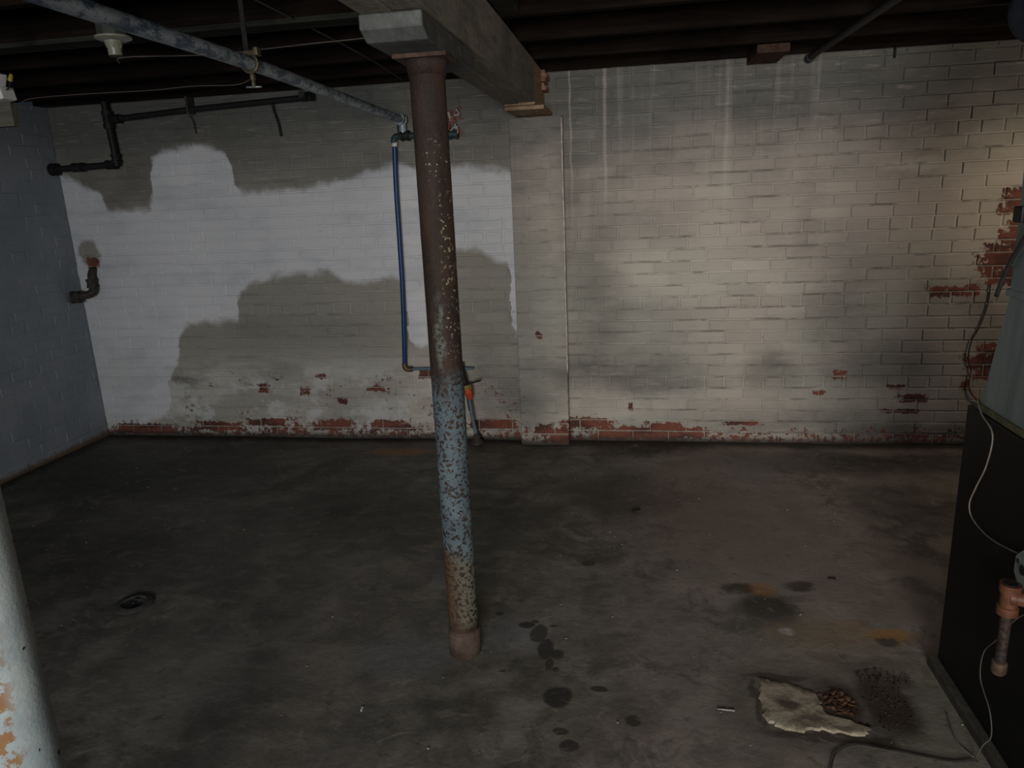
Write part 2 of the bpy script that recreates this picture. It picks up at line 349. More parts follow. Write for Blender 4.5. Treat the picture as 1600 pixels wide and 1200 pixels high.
def post_mat():
    s = NT('white painted post with rust', .6, .35)
    n = s.noise(30, 4, .6, stretch=(1, 1, .6)); m = s.noise(7, 4, .6); f = s.noise(120, 3)
    c = s.mix(s.sm(m, .35, .65), (.23, .28, .30), (.34, .385, .39))
    c = s.mix(s.mul(s.sm(f, .55, .75), .3), c, (.33, .37, .40))
    c = s.mix(s.mul(s.sm(s.noise(48, 5, .65, stretch=(1, 1, .8)), .47, .55), s.sm(s.xyz()[0], -.983, -1.005)), c, (.22, .115, .05))
    c = s.mix(s.sm(s.noise(45, 2), .72, .75), c, (.03, .03, .03))
    s.color(c); s.bump(s.add(f, n), .3, .003); return s.m
M_POST = post_mat()
def galv_mat():
    s = NT('blue grey galvanised pipe', .5, .4, .2)
    n = s.noise(32, 5, .75, stretch=(1, .55, 1)); f = s.noise(110, 3)
    c = s.mix(s.sm(n, .42, .56), (.065, .095, .145), (.30, .35, .39))
    c = s.mix(s.mul(s.sm(f, .55, .7), .5), c, (.04, .05, .07))
    c = s.mix(s.mul(s.sm(s.noise(6, 3), .5, .65), .45), c, (.16, .19, .17))
    s.color(c); s.bump(n, .4, .003); return s.m
M_GALV = galv_mat()
def duct_mat():
    s = NT('painted sheet metal duct', .45, .45, .35)
    n = s.noise(3, 4, stretch=(1, 4, .5)); f = s.noise(60, 3)
    y = s.xyz()[1]
    c = s.mix(s.sm(n, .4, .65), (.13, .17, .18), (.19, .235, .235))
    c = s.mix(s.mul(s.sm(s.noise(2.2, 4, .6, stretch=(1, 2, .5)), .45, .62), .6), c, (.11, .125, .075))
    c = s.mix(s.mul(s.sm(f, .6, .8), .3), c, (.22, .25, .25))
    s.color(c); s.bump(n, .2, .004); return s.m
M_DUCT = duct_mat()
M_BLACKPIPE = simple('black iron pipe', (.018, .018, .019), .6, .3, .4, 60)
M_RUSTPIPE = simple('dark brown iron pipe', (.045, .038, .033), .7, .1, .35, 60)
M_CAB = simple('black enamel', (.0055, .006, .007), .5, 0, .2, 8, .2, .03)
M_EDGE = simple('ochre edge trim', (.09, .088, .045), .7, 0, .3, 40)
M_PORC = simple('old cream porcelain', (.22, .22, .17), .35, 0, .12, 30, .5, .05)
M_DARKBOX = simple('greenish black box', (.04, .045, .035), .7)
M_BRASS = simple('tarnished brass', (.10, .085, .055), .5, .5, .3, 60)
M_PEX = simple('blue plastic tube', (.008, .035, .12), .4, 0, .1, 20, .4, .02)
M_WHITE = simple('white plastic', (.55, .56, .56), .5, 0, .1, 30)
M_GREYFIT = simple('grey fitting', (.04, .065, .07), .5, .4, .3, 50)
M_COPPER = simple('dull copper', (.11, .075, .055), .45, .5, .3, 50)
M_BLUEGREY = simple('blue grey tube', (.11, .16, .20), .5, .2, .2, 40)
M_REDFIB = simple('red fibre', (.34, .09, .06), .9, 0, .4, 60)
M_ORANGE = simple('orange red tag', (.42, .065, .025), .5, 0, .25, 60)
M_YELLOW = simple('yellow plastic', (.26, .20, .03), .5, 0, .1, 40)
M_WIRE = simple('pale cable', (.13, .112, .10), .6, 0, .15, 40)
M_WIREDIM = simple('dull grey cable', (.06, .055, .05), .6, 0, .15, 40)
M_WIREBLACK = simple('black cable', (.018, .018, .018), .6, 0, .2, 40)
M_CABLEDARK = simple('dark grey cable', (.045, .042, .036), .8, 0, .2, 40)
M_WIREORANGE = simple('orange brown cable', (.22, .085, .035), .6, 0, .2, 40)
M_TEE = simple('orange primed iron', (.10, .040, .022), .5, .1, .25, 50)
M_NIPPLE = simple('rusted mottled pipe', (.028, .019, .017), .7, .1, .6, 90)
M_PLATE = simple('grey steel plate', (.24, .28, .28), .4, .4, .15, 40)
M_NAVY = simple('navy duct wrap', (.045, .06, .09), .8, 0, .2, 20)
M_PLASTER = None
def plaster_mat():
    s = NT('pale broken mortar', .9, .2)
    n = s.noise(14, 6, .7); f = s.noise(80, 3)
    c = s.mix(s.sm(n, .45, .6), (.30, .265, .205), (.16, .14, .10))
    c = s.mix(s.mul(s.sm(f, .5, .75), .3), c, (.45, .43, .36))
    c = s.mix(s.mul(s.blobs(s.warp(20, .05), [((.45, 1.955, 0), (.03, .02, 1), .9), ((.50, 1.90, 0), (.04, .012, 1), .6), ((.58, 1.865, 0), (.03, .01, 1), .6)], .5), 1.), c, (.06, .05, .04))
    s.color(c); s.bump(n, .6, .008); return s.m
M_PLASTER = plaster_mat()
M_RUSTCHUNK = simple('rusty brown rubble', (.062, .032, .020), .95, 0, .7, 25, .2, .5)
M_DIRT = simple('dark brown dirt', (.036, .027, .021), .95, 0, .7, 35, .1, .5)
M_STONE = simple('pale grit', (.30, .29, .26), .9, 0, .3, 40)

# ------------------------------------------------------------------ object helpers
def obj(name, bm, mat, parent=None, smooth=False, loc=None):
    me = bpy.data.meshes.new(name)
    if smooth:
        for f in bm.faces: f.smooth = True
    bm.normal_update(); bm.to_mesh(me); bm.free(); me.materials.append(mat)
    o = bpy.data.objects.new(name, me); C.objects.link(o)
    if smooth == 'auto': me.set_sharp_from_angle(angle=math.radians(40))
    if parent: 
        o.parent = parent
        o.location = -Vector(parent.location)
    if loc: o.location = loc
    return o
def tag(o, label, cat, group=None, kind=None):
    if label: o['label'] = label
    if cat: o['category'] = cat
    if group: o['group'] = group
    if kind: o['kind'] = kind
    return o
def thing(name, loc, label=None, cat=None, group=None, kind=None):
    o = bpy.data.objects.new(name, None); C.objects.link(o); o.location = loc; o.empty_display_size = .1
    return tag(o, label, cat, group, kind)
def bx(bm, a, b, bevel=0):
    vs = bmesh.ops.create_cube(bm, size=1)['verts']
    c = [(p+q)/2 for p, q in zip(a, b)]; d = [abs(q-p) for p, q in zip(a, b)]
    for v in vs: v.co = Vector([c[i]+v.co[i]*d[i] for i in range(3)])
    if bevel:
        es = list({e for v in vs for e in v.link_edges})
        bmesh.ops.bevel(bm, geom=es, offset=bevel, segments=2, affect='EDGES', profile=.6)
    return bm
def box(a, b, bevel=0): return bx(bmesh.new(), a, b, bevel)
def tube(bm, pts, r, seg=14, caps=True):
    pts = [Vector(p) for p in pts]; rs = r if isinstance(r, (list, tuple)) else [r]*len(pts)
    T = []
    for i in range(len(pts)):
        a = pts[max(0, i-1)]; b = pts[min(len(pts)-1, i+1)]; T.append((b-a).normalized())
    up = Vector((0, 0, 1)) if abs(T[0].z) < .9 else Vector((0, 1, 0))
    N = T[0].cross(up).normalized(); rings = []
    for i, p in enumerate(pts):
        N = (N - T[i]*N.dot(T[i])).normalized(); B = T[i].cross(N)
        rings.append([bm.verts.new(p+(N*math.cos(k*2*math.pi/seg)+B*math.sin(k*2*math.pi/seg))*rs[i]) for k in range(seg)])
    for a, b in zip(rings, rings[1:]):
        for k in range(seg): bm.faces.new((a[k], a[(k+1) % seg], b[(k+1) % seg], b[k]))
    if caps:
        bm.faces.new(rings[0][::-1]); bm.faces.new(rings[-1])
    return bm
def smooth_path(pts, n=6):
    pts = [Vector(p) for p in pts]; P = [pts[0]*2-pts[1]]+pts+[pts[-1]*2-pts[-2]]; out = []
    for i in range(1, len(P)-2):
        for k in range(n):
            t = k/n; a, b, c, d = P[i-1:i+3]
            out.append(.5*((2*b)+(c-a)*t+(2*a-5*b+4*c-d)*t*t+(-a+3*b-3*c+d)*t**3))
    out.append(pts[-1]); return out
def bend(pts, rad, n=5):
    """polyline with rounded corners"""
    pts = [Vector(p) for p in pts]; out = [pts[0]]
    for i in range(1, len(pts)-1):
        a = (pts[i-1]-pts[i]).normalized(); b = (pts[i+1]-pts[i]).normalized()
        for k in range(n+1):
            t = k/n; out.append((1-t)**2*(pts[i]+a*rad)+2*t*(1-t)*pts[i]+t*t*(pts[i]+b*rad))
    out.append(pts[-1]); return out
def lathe(prof, seg=28, loc=(0, 0, 0), axis=None):
    bm = bmesh.new(); rings = []
    for r, z in prof:
        rings.append([bm.verts.new((r*math.cos(k*2*math.pi/seg), r*math.sin(k*2*math.pi/seg), z)) for k in range(seg)])
    for a, b in zip(rings, rings[1:]):
        for k in range(seg): bm.faces.new((a[k], a[(k+1) % seg], b[(k+1) % seg], b[k]))
    bm.faces.new(rings[0][::-1]); bm.faces.new(rings[-1])
    if axis: bmesh.ops.transform(bm, matrix=Vector((0, 0, 1)).rotation_difference(Vector(axis)).to_matrix().to_4x4(), verts=bm.verts)
    bmesh.ops.translate(bm, verts=bm.verts, vec=loc)
    return bm
def fitting(p, ax, L, r, lip=.004, seg=18):
    """a pipe coupling with raised ends centred on p along ax"""
    h = L/2
    return lathe([(r, -h), (r+lip, -h), (r+lip, -h+L*.25), (r, -h+L*.28), (r, h-L*.28), (r+lip, h-L*.25), (r+lip, h), (r, h)], seg, p, ax)

# ------------------------------------------------------------------ brickwork
CH, BH, BL, JT = .0681, .0608, .2125, .0073
def brick_mesh(L, H, seed, depth=.03, bev=.004):
    rnd = random.Random(seed); bm = bmesh.new()
    def ring(y, ins, j): return [bm.verts.new((sx*(L/2-ins)+rnd.uniform(-j, j), y, sz*(H/2-ins)+rnd.uniform(-j, j))) for sx, sz in ((-1, -1), (1, -1), (1, 1), (-1, 1))]
    a = ring(0, bev, .0016); b = ring(bev*.9, 0, .0014); c = ring(depth, 0, 0)
    for v in a: v.co.y += rnd.uniform(-.0008, .0008)
    bm.faces.new(a)
    for p, q in ((a, b), (b, c)):
        for k in range(4): bm.faces.new((p[k], q[k], q[(k+1) % 4], p[(k+1) % 4]))
    bmesh.ops.recalc_face_normals(bm, faces=bm.faces)
    me = bpy.data.meshes.new('brick'); bm.to_mesh(me); bm.free(); return me
HEADS = {5, 12, 18, 25}
def courses(x0, x1, ztop, rnd):
    """list of (xc, zc, L, H)"""
    out = []; i = 0
    while i*CH < ztop-.01:
        z0 = i*CH; H = min(BH, ztop-z0)
        L = .104 if i in HEADS else BL-JT
        step = L+JT; x = x0 - .5*step*(i % 2) - (.25*step if i in HEADS else 0) - rnd.uniform(0, .028)
        while x < x1:
            a = max(x, x0); b = min(x+L, x1)
            if b-a > .03: out.append(((a+b)/2, z0+H/2, b-a, H))
            x += step
        i += 1
    return out
def quant(L): return round(L/.012)*.012
MESHES = {}
def get_mesh(L, H, v, mat):
    k = (quant(L), round(H, 3), v, mat.name)
    if k not in MESHES:
        me = brick_mesh(L, H, hash((round(L*100), v)) & 0xffff); me.materials.append(mat); MESHES[k] = me
    return MESHES[k]
def joined(name, items, mat, parent, plane):
    """many bricks joined into one mesh; items are (x, z, L, H)"""
    verts, faces = [], []; rnd = random.Random(3)
    for x, z, L, H in items:
        me = get_mesh(L, H, rnd.randrange(6), mat); n = len(verts)
        rot = Matrix.Rotation(rnd.uniform(-.006, .006), 3, 'Y') @ Matrix.Rotation(rnd.uniform(-.006, .006), 3, 'Z')
        sx = L/max(.01, quant(L)); dy = rnd.uniform(-.0022, .0022)
        for v in me.vertices:
            p = rot @ Vector((v.co.x*sx, v.co.y, v.co.z)); verts.append(plane(x+p.x, p.y+dy, z+p.z))
        for f in me.polygons: faces.append([n+q for q in f.vertices])
    me = bpy.data.meshes.new(name); me.from_pydata(verts, [], faces); me.materials.append(mat)
    o = bpy.data.objects.new(name, me); C.objects.link(o); o.parent = parent; o['kind'] = 'stuff'
    o.location = -Vector(parent.location)
    return o
WT = 2.137   # top of the masonry
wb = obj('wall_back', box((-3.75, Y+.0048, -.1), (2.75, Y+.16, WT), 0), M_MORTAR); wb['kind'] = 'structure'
rnd = random.Random(11)
PX0, PX1, PY = -.692, -.398, 4.228     # pilaster
lay = courses(-3.61, 2.74, WT, rnd)
lay = [q for q in lay if not (q[0]-q[2]/2 > PX0-.01 and q[0]+q[2]/2 < PX1+.01 and q[1] < 1.86)]
def key(q):   # bricks showing largest first: nearest to the viewer inside the frame
    return math.dist((q[0], Y, q[1]), (0, 0, 1.5)) - q[2]*1.2 + (10 if q[0] > 2.17 else 0)
lay.sort(key=key)
rb = random.Random(5)
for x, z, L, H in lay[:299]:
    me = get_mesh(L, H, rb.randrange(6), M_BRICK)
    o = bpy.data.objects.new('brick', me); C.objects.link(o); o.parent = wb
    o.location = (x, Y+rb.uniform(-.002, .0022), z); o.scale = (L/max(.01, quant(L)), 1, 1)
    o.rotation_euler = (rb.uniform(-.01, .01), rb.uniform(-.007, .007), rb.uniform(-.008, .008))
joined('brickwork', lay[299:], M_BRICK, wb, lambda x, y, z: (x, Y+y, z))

# left wall
XL = -3.61
wl = obj('wall_left', box((XL-.15, -.6, -.1), (XL-.0016, Y+.0048, WT)), M_LEFT); wl['kind'] = 'structure'
joined('brickwork', courses(-.6, Y-.004, WT, random.Random(2)), M_LEFT, wl, lambda x, y, z: (XL-y, x, z))
wr = obj('wall_right', box((2.75, -.6, -.1), (2.9, Y+.16, WT)), M_LEFT); wr['kind'] = 'structure'

# floor: slab with a slight unevenness
bm = bmesh.new(); nx, ny = 90, 70; g = []
import mathutils.noise as mn
x0, x1, y0, y1 = XL-.1, 2.85, -.6, Y+.05
for j in range(ny+1):
    row = []
    for i in range(nx+1):
        x = x0+(x1-x0)*i/nx; y = y0+(y1-y0)*j/ny
        row.append(bm.verts.new((x, y, -.004+.006*mn.noise(Vector((x*1.3, y*1.3, 0)))+.002*mn.noise(Vector((x*6, y*6, 3))))))
    g.append(row)
for j in range(ny):
    for i in range(nx): bm.faces.new((g[j][i], g[j][i+1], g[j+1][i+1], g[j+1][i]))
fl = obj('floor', bm, M_FLOOR, smooth=True); fl['kind'] = 'structure'
bm = bmesh.new()

# ceiling: subfloor boards, joists, rim boards
ce = thing('ceiling', (0, 2, 2.14), kind='structure')
def part(name, bm, mat, parent, smooth=False, label=None):
    o = obj(name, bm, mat, parent, smooth)
    if label: o['label'] = label
    return o
x = XL-.1; rp = random.Random(4)
while x < 2.85:
    part('plank', box((x, -.6, 2.335+rp.uniform(0, .003)), (x+.137, Y+.15, 2.36), 0), M_PLANK, ce); x += .14
for k, y in enumerate((4.02, 3.60, 3.16, 2.70, 2.26, 1.82, 1.38, .94, .5)):
    part('joist', box((XL-.1, y-.022, 2.137), (-.50, y+.022, 2.334), .002), M_JOIST, ce)
for k, y in enumerate((3.90, 3.44, 2.96, 2.50, 2.05, 1.60, 1.15, .70, .25)):
    part('joist', box((-.655, y-.022, 2.137), (2.85, y+.022, 2.334), .002), M_JOIST, ce)
part('furring_board', box((XL, 2.70-.022, 2.118), (-.67, 2.70+.085, 2.1365), .002), M_JOISTPALE, ce, label='flat board with a thin coat of whitewash')
part('rim_board', box((XL-.1, Y+.008, 2.1375), (2.85, Y+.05, 2.334), 0), M_JOIST, ce)
part('blocking', box((-.495, 2.524, 2.14), (-.42, 2.935, 2.20), .003), M_JOISTPALE, ce, label='pale timber block')

# ------------------------------------------------------------------ beam, bolster, column
bt = thing('support_beam', (-.5775, 2.0, 1.935), 'long whitewashed timber beam running under the joists to the brick pilaster', 'beam')
part('beam_board', box((-.66, -.3, 1.935), (-.579, 3.88, 2.136), .004), M_BEAM, bt)
part('beam_board', box((-.578, -.3, 1.938), (-.495, 3.86, 2.136), .004), M_BEAM, bt)
def nail(p, ax, parent): part('nail', lathe([(.0015, 0), (.0015, .012), (.005, .012), (.005, .015)], 8, p, ax), M_RUSTPIPE, parent)
nail((-.495, 2.72, 2.03), (1, 0, 0), bt); nail((-.495, 2.42, 1.95), (1, 0, 0), bt)
be = thing('beam_end_block', (-.57, 4.05, 1.925), 'raw brown timber block finishing the beam above the brick pilaster', 'wood block')
part('block_body', box((-.655, 3.885, 1.928), (-.498, 4.305, 2.136), .003), M_NEWWOOD, be)
bm = bmesh.new()
rr = random.Random(9)
for k in range(5):
    z = 2.13-k*.02; bx(bm, (-.4975, 4.14+rr.uniform(0, .05), z-.022), (-.475+rr.uniform(-.01, .015), 4.30, z), .003)
part('splintered_edge', bm, simple('reddish splintered wood', (.24, .13, .10), .9, 0, .4, 40), be)
sh = obj('timber_shim', box((-.655, 3.90, 1.9075), (-.455, 4.30, 1.9265), .002), M_NEWWOOD)
tag(sh, 'flat brown timber shim between the brick pilaster and the beam end', 'shim')

bo = thing('bolster_block', (-.58, 2.13, 1.875), 'short grey-blue painted timber block between the column top and the beam', 'wood block')
bm = bmesh.new()
# timber with an undercut chamfer at its ends
xa, xb_ = -.662, -.503
prof = [(1.855, 1.934), (1.855, 1.900), (1.90, 1.876), (2.42, 1.876), (2.445, 1.892), (2.445, 1.934)]
A = [bm.verts.new((xa, y, z)) for y, z in prof]; B = [bm.verts.new((xb_, y, z)) for y, z in prof]
bm.faces.new(A); bm.faces.new(B[::-1])
for k in range(6): bm.faces.new((A[k], B[k], B[(k+1) % 6], A[(k+1) % 6]))
bmesh.ops.recalc_face_normals(bm, faces=bm.faces)
bmesh.ops.bevel(bm, geom=bm.edges[:], offset=.003, segments=1, affect='EDGES')
part('block_body', bm, M_BOLSTER, bo)
nail((-.505, 2.44, 1.91), (1, .4, 0), bo)

CX, CY = -.572, 2.125
co = thing('steel_column', (CX, CY, 0), 'round rusty steel column with flaking blue paint standing mid-floor under the beam', 'column')
bm = bmesh.new(); seg = 40; rings = []
rr = random.Random(1)
N = 60
for i in range(N+1):
    z = .075+(1.866-.075)*i/N; r = .0500+.0006*mn.noise(Vector((0, 0, z*9)))
    rings.append([bm.verts.new((CX+r*math.cos(k*2*math.pi/seg), CY+r*math.sin(k*2*math.pi/seg), z)) for k in range(seg)])
for a, b in zip(rings, rings[1:]):
    for k in range(seg): bm.faces.new((a[k], a[(k+1) % seg], b[(k+1) % seg], b[k]))
part('shaft', bm, M_COL, co, True)
part('base_collar', lathe([(.050, -.006), (.0535, -.004), (.0545, .03), (.0540, .074), (.052, .084), (.050, .084)], 40, (CX, CY, 0)), M_COL, co, True, 'rust brown bare collar')
bm = bmesh.new(); bx(bm, (CX-.075, CY-.075, 1.864), (CX+.075, CY+.075, 1.8755), .002)
part('cap_plate', bm, simple('rusty plate', (.06, .034, .026), .8, 0, .4, 30), co, False, 'rusty square plate')
part('cap_collar', lathe([(.050, 1.825), (.0525, 1.825), (.056, 1.85), (.062, 1.8638), (.05, 1.8638)], 36, (CX, CY, 0)), M_COL, co, True)

PXc, PYc = -1.037, .9
po = thing('steel_post', (PXc, PYc, 0), 'white painted steel post with rust blotches, nearest thing at the lower left', 'post')
bm = bmesh.new(); tube(bm, [(PXc, PYc, .012+i*.0705) for i in range(31)], .055, 40, True)
part('shaft', bm, M_POST, po, 'auto')
part('base_plate', box((PXc-.09, PYc-.09, 0), (PXc+.09, PYc+.09, .0115), .003), M_POST, po)

# ------------------------------------------------------------------ brick pilaster
pi = thing('brick_pilaster', ((PX0+PX1)/2, 4.27, 0), 'painted brick pilaster projecting from the back wall under the beam end', 'pilaster')
part('mortar_core', box((PX0+.003, PY+.0025, -.02), (PX1-.003, Y-.003, 1.903), .002), M_MORTAR, pi)
part('paint_ridge', tube(bmesh.new(), smooth_path([(PX1-.001+.001*math.sin(k*1.7), PY+.001, .45+k*.18) for k in range(9)], 4), .0045, 8), simple('pale pinkish paint', (.50, .45, .40), .7), pi, True, 'pale ridge of paint down its right corner')
rp = random.Random(8); i = 0
while i*CH < 1.90:
    z0 = i*CH; H = min(BH, 1.906-z0)
    if H < .02: break
    full = PX1-PX0
    cut = BL-JT if i % 2 else full-(BL-JT)-JT
    a = PX0
    for L in (cut, full-cut-JT):
        bm = box((a, PY+rp.uniform(-.001, .001), z0), (a+L, Y-.003, z0+H), 0)
        bmesh.ops.bevel(bm, geom=[e for e in bm.edges if all(v.co.y < PY+.01 for v in e.verts)], offset=.003, segments=1, affect='EDGES')
        part('brick', bm, M_BRICK, pi)
        a += L+JT
    i += 1

# ------------------------------------------------------------------ overhead pipe and fixtures
gp = thing('overhead_pipe', (-1.2, 2.9, 1.93), 'blue-grey galvanised pipe slung under the joists on the left, running back to the wall', 'pipe')
pp = [(-1.17, -.3, 1.934), (-1.20, 1.5, 1.934), (-1.205, 2.35, 1.933), (-1.27, 3.5, 1.932), (-1.31, 4.22, 1.932)]
part('pipe_run', tube(bmesh.new(), smooth_path(pp, 5), .0215, 20), M_GALV, gp, 'auto')
part('coupling', fitting((-1.312, 4.235, 1.932), (0, 1, 0), .06, .026), M_GALV, gp, 'auto')
hc = thing('pipe_clamp', (-1.205, 2.33, 1.93), 'small tarnished brass clamp with winged screw on the overhead pipe', 'pipe clamp')
bm = bmesh.new()
rg = [(-1.205+.027*math.cos(t), 2.335, 1.933+.027*math.sin(t)) for t in [k*2*math.pi/18 for k in range(19)]]
tube(bm, rg, .0045, 8, False)
part('ring', bm, M_BRASS, hc, True)
bm = box((-1.230, 2.325, 1.955), (-1.180, 2.345, 1.970), .003); bx(bm, (-1.182, 2.32, 1.953), (-1.168, 2.35, 1.978), .003)
part('saddle', bm, M_BRASS, hc)
part('screw', lathe([(.006, 1.862), (.0075, 1.87), (.0055, 1.88), (.009, 1.885), (.009, 1.898), (.006, 1.905)], 10, (-1.200, 2.335, 0)), M_BRASS, hc, 'auto')
part('wing_bar', tube(bmesh.new(), [(-1.226, 2.335, 1.864), (-1.174, 2.335, 1.862)], .003, 8), M_PLATE, hc, True, 'pale steel crossbar')
part('hanger_strap', box((-1.217, 2.329, 1.968), (-1.201, 2.333, 2.137), .0008), M_BLACKPIPE, hc)

lh = thing('lamp_holder', (-1.785, 2.5, 2.09), 'bare cream porcelain lamp holder without a bulb on the dark ceiling', 'lamp holder')
part('electrical_box', lathe([(.045, 2.082), (.05, 2.082), (.05, 2.136), (.045, 2.136)], 8, (-1.783, 2.5, 0)), M_DARKBOX, lh)
part('base_disc', lathe([(.02, 2.068), (.045, 2.070), (.060, 2.076), (.060, 2.082), (.02, 2.082)], 32, (-1.783, 2.5, 0)), M_PORC, lh, 'auto')
part('socket', lathe([(.014, 2.040), (.016, 2.022), (.021, 2.022), (.0225, 2.026), (.0225, 2.046), (.028, 2.058), (.031, 2.0695), (.02, 2.0695)], 28, (-1.785, 2.5, 0)), M_PORC, lh, 'auto')
for k in range(6):
    t = k*math.pi/3; bm = bmesh.new(); bx(bm, (-1.785+.0245*math.cos(t)-.002, 2.5+.0245*math.sin(t)-.002, 2.045), (-1.785+.0245*math.cos(t)+.002, 2.5+.0245*math.sin(t)+.002, 2.064), .0005)
    part('rib', bm, M_PORC, lh)
part('socket_shell', lathe([(.012, 2.019), (.0195, 2.019), (.0195, 2.0225), (.012, 2.0225)], 24, (-1.785, 2.5, 0)), M_BLACKPIPE, lh, 'auto')
mb = obj('mounting_board', box((-1.90, 2.28, 2.1365), (-1.66, 2.66, 2.1565), .002), M_JOIST)
bpy.data.objects.remove(mb)
part('mounting_strap', box((-1.82, 2.25, 2.129), (-1.74, 2.70, 2.1366), .001), M_BLOCKWOOD, lh)

ob = thing('outlet_box', (-2.12, 2.3, 1.9), 'open white outlet box with loose wires at the far left edge', 'outlet box')
# tilted white box
bm = bmesh.new(); bx(bm, (-.05, -.03, -.02), (.05, .03, .02), .004)
bmesh.ops.transform(bm, matrix=Matrix.Translation((-2.108, 2.3, 1.885)) @ Matrix.Rotation(math.radians(-10), 4, 'Y'), verts=bm.verts)
part('box_body', bm, M_WHITE, ob)
bm = bmesh.new(); bx(bm, (-.03, -.02, -.03), (.03, .02, .03), .004)
bmesh.ops.transform(bm, matrix=Matrix.Translation((-2.105, 2.3, 1.935)) @ Matrix.Rotation(math.radians(20), 4, 'Y'), verts=bm.verts)
part('upper_box', bm, M_WHITE, ob)
for dx in (0, .014, .028):
    part('wire', tube(bmesh.new(), smooth_path([(-2.125+dx, 2.268, 1.905), (-2.123+dx, 2.262, 1.893), (-2.12+dx, 2.268, 1.880)], 4), .003, 6), M_REDFIB, ob, True, 'red wire end')
part('wire_nut', lathe([(.004, -.012), (.008, -.010), (.006, .010), (.003, .013)], 10, (-2.030, 2.29, 1.938), (.5, 0, 1)), M_YELLOW, ob, 'auto', 'yellow wire nut')
part('wire_tail', tube(bmesh.new(), smooth_path([(-2.07, 2.3, 1.90), (-2.04, 2.29, 1.912), (-2.035, 2.29, 1.930)], 5), .0022, 6), M_BLACKPIPE, ob, True, 'black wire')
part('back_board', box((-2.20, 2.30, 1.79), (-2.062, 2.33, 1.865), .003), wood_mat('greenish weathered board', (.07, .07, .05), (.11, .11, .085)), ob, False, 'greenish board')
part('hanger', box((-2.16, 2.331, 1.80), (-2.13, 2.345, 2.14), .002), M_JOIST, ob)

def wire(name, pts, r, mat, label, cat='cable', group=None, n=6):
    o = obj(name, tube(bmesh.new(), smooth_path(pts, n), r, 7), mat, smooth=True)
    return tag(o, label, cat, group)
wire('ceiling_cable', [(-2.175, 3.06, 2.108), (-2.12, 3.02, 2.122), (-1.80, 3.05, 2.113), (-1.54, 3.05, 2.115), (-1.25, 3.0, 2.112), (-1.03, 2.97, 2.110), (-.69, 2.93, 2.12)], .0022, M_WIRE, 'thin pale cable sagging across the ceiling from the lamp holder to the beam')
wire('ceiling_cable', [(-3.36, 3.80, 2.085), (-3.26, 3.79, 2.112), (-2.93, 3.78, 2.114), (-2.54, 3.81, 2.113), (-2.29, 3.79, 2.115), (-2.08, 3.84, 2.114), (-2.0, 3.86, 2.137)], .0022, M_WIRE, 'thin pale cable strung above the dark pipes near the far left corner')
wire('ceiling_cable', [(-1.19, 2.2, 2.130), (-1.195, 3.04, 2.128), (-1.22, 3.6, 2.13), (-1.27, 4.2, 2.132)], .003, M_WIREDIM, 'dull grey cable running straight back under the joists above the galvanised pipe')

# dark conduit running to the wall right of the beam
cd = thing('ceiling_conduit', (.9, 3.6, 2.11), 'dark round conduit running along the ceiling to the back wall, right half', 'conduit')
part('conduit_run', tube(bmesh.new(), smooth_path([(.93, .2, 2.113), (.93, 2.4, 2.113), (.915, 3.1, 2.113), (.885, 4.24, 2.112)], 6), .0165, 14), M_BLACKPIPE, cd, 'auto')
part('end_fitting', fitting((.884, 4.25, 2.108), (0, 1, 0), .05, .019), M_BLACKPIPE, cd, 'auto')
bk = obj('nailed_block', box((.575, 3.93, 2.098), (.725, 4.27, 2.1365), .003), M_BLOCKWOOD)
tag(bk, 'dark timber block under the ceiling against the wall, left of the conduit end', 'wood block')
hk = thing('wall_hook', (1.30, 4.29, 2.12), 'small black hook at the wall top in the upper right', 'hook')
part('hook_body', tube(bmesh.new(), smooth_path([(1.30, 4.30, 2.145), (1.30, 4.285, 2.13), (1.30, 4.28, 2.10), (1.302, 4.29, 2.088)], 5), .006, 8), M_BLACKPIPE, hk, True)
# wrapped round duct upper right
rd = thing('wrapped_duct', (1.36, 2.6, 2.02), 'navy wrapped round duct end at the top right corner', 'duct')
bm = lathe([(.05, 0), (.09, .004), (.108, .02), (.117, .05), (.119, .10), (.119, 1.9), (.11, 1.92)], 36, (1.342, 2.95, 2.016), (0, -1, 0))
part('duct_body', bm, M_NAVY, rd, 'auto')
part('band', lathe([(.1192, 0), (.1205, 0), (.1205, .03), (.1192, .03)], 36, (1.342, 2.6, 2.016), (0, -1, 0)), M_GREYFIT, rd, 'auto')

# ------------------------------------------------------------------ black iron pipes on the left
bp = thing('black_pipe', (-3.15, 4.24, 1.77), 'black iron pipe with tees hung along the wall top and dropping into the left corner', 'pipe')
yp = 4.25
part('riser', tube(bmesh.new(), bend([(-3.165, yp, 2.14), (-3.15, yp, 1.80), (-3.15, yp, 1.775), (-3.60, yp, 1.765)], .035), .0195, 16), M_BLACKPIPE, bp, 'auto')
part('long_run', tube(bmesh.new(), bend([(-3.16, yp, 2.035), (-2.60, yp, 2.062), (-1.86, yp, 2.085), (-1.83, yp-.15, 2.085)], .02), .017, 16), M_BLACKPIPE, bp, 'auto')
part('tee', fitting((-3.16, yp, 2.035), (0, 0, 1), .10, .026), M_BLACKPIPE, bp, 'auto')
part('tee', fitting((-3.11, yp, 2.037), (1, 0, .03), .06, .023), M_BLACKPIPE, bp, 'auto')
part('coupling', fitting((-3.42, yp, 1.770), (1, 0, 0), .07, .024), M_BLACKPIPE, bp, 'auto')
part('elbow', fitting((-3.19, yp, 1.775), (1, 0, 0), .06, .024), M_BLACKPIPE, bp, 'auto')
part('elbow', fitting((-3.15, yp, 1.81), (0, 0, 1), .05, .024), M_BLACKPIPE, bp, 'auto')
part('wall_flange', fitting((-3.59, yp, 1.765), (1, 0, 0), .035, .034), M_BLACKPIPE, bp, 'auto')
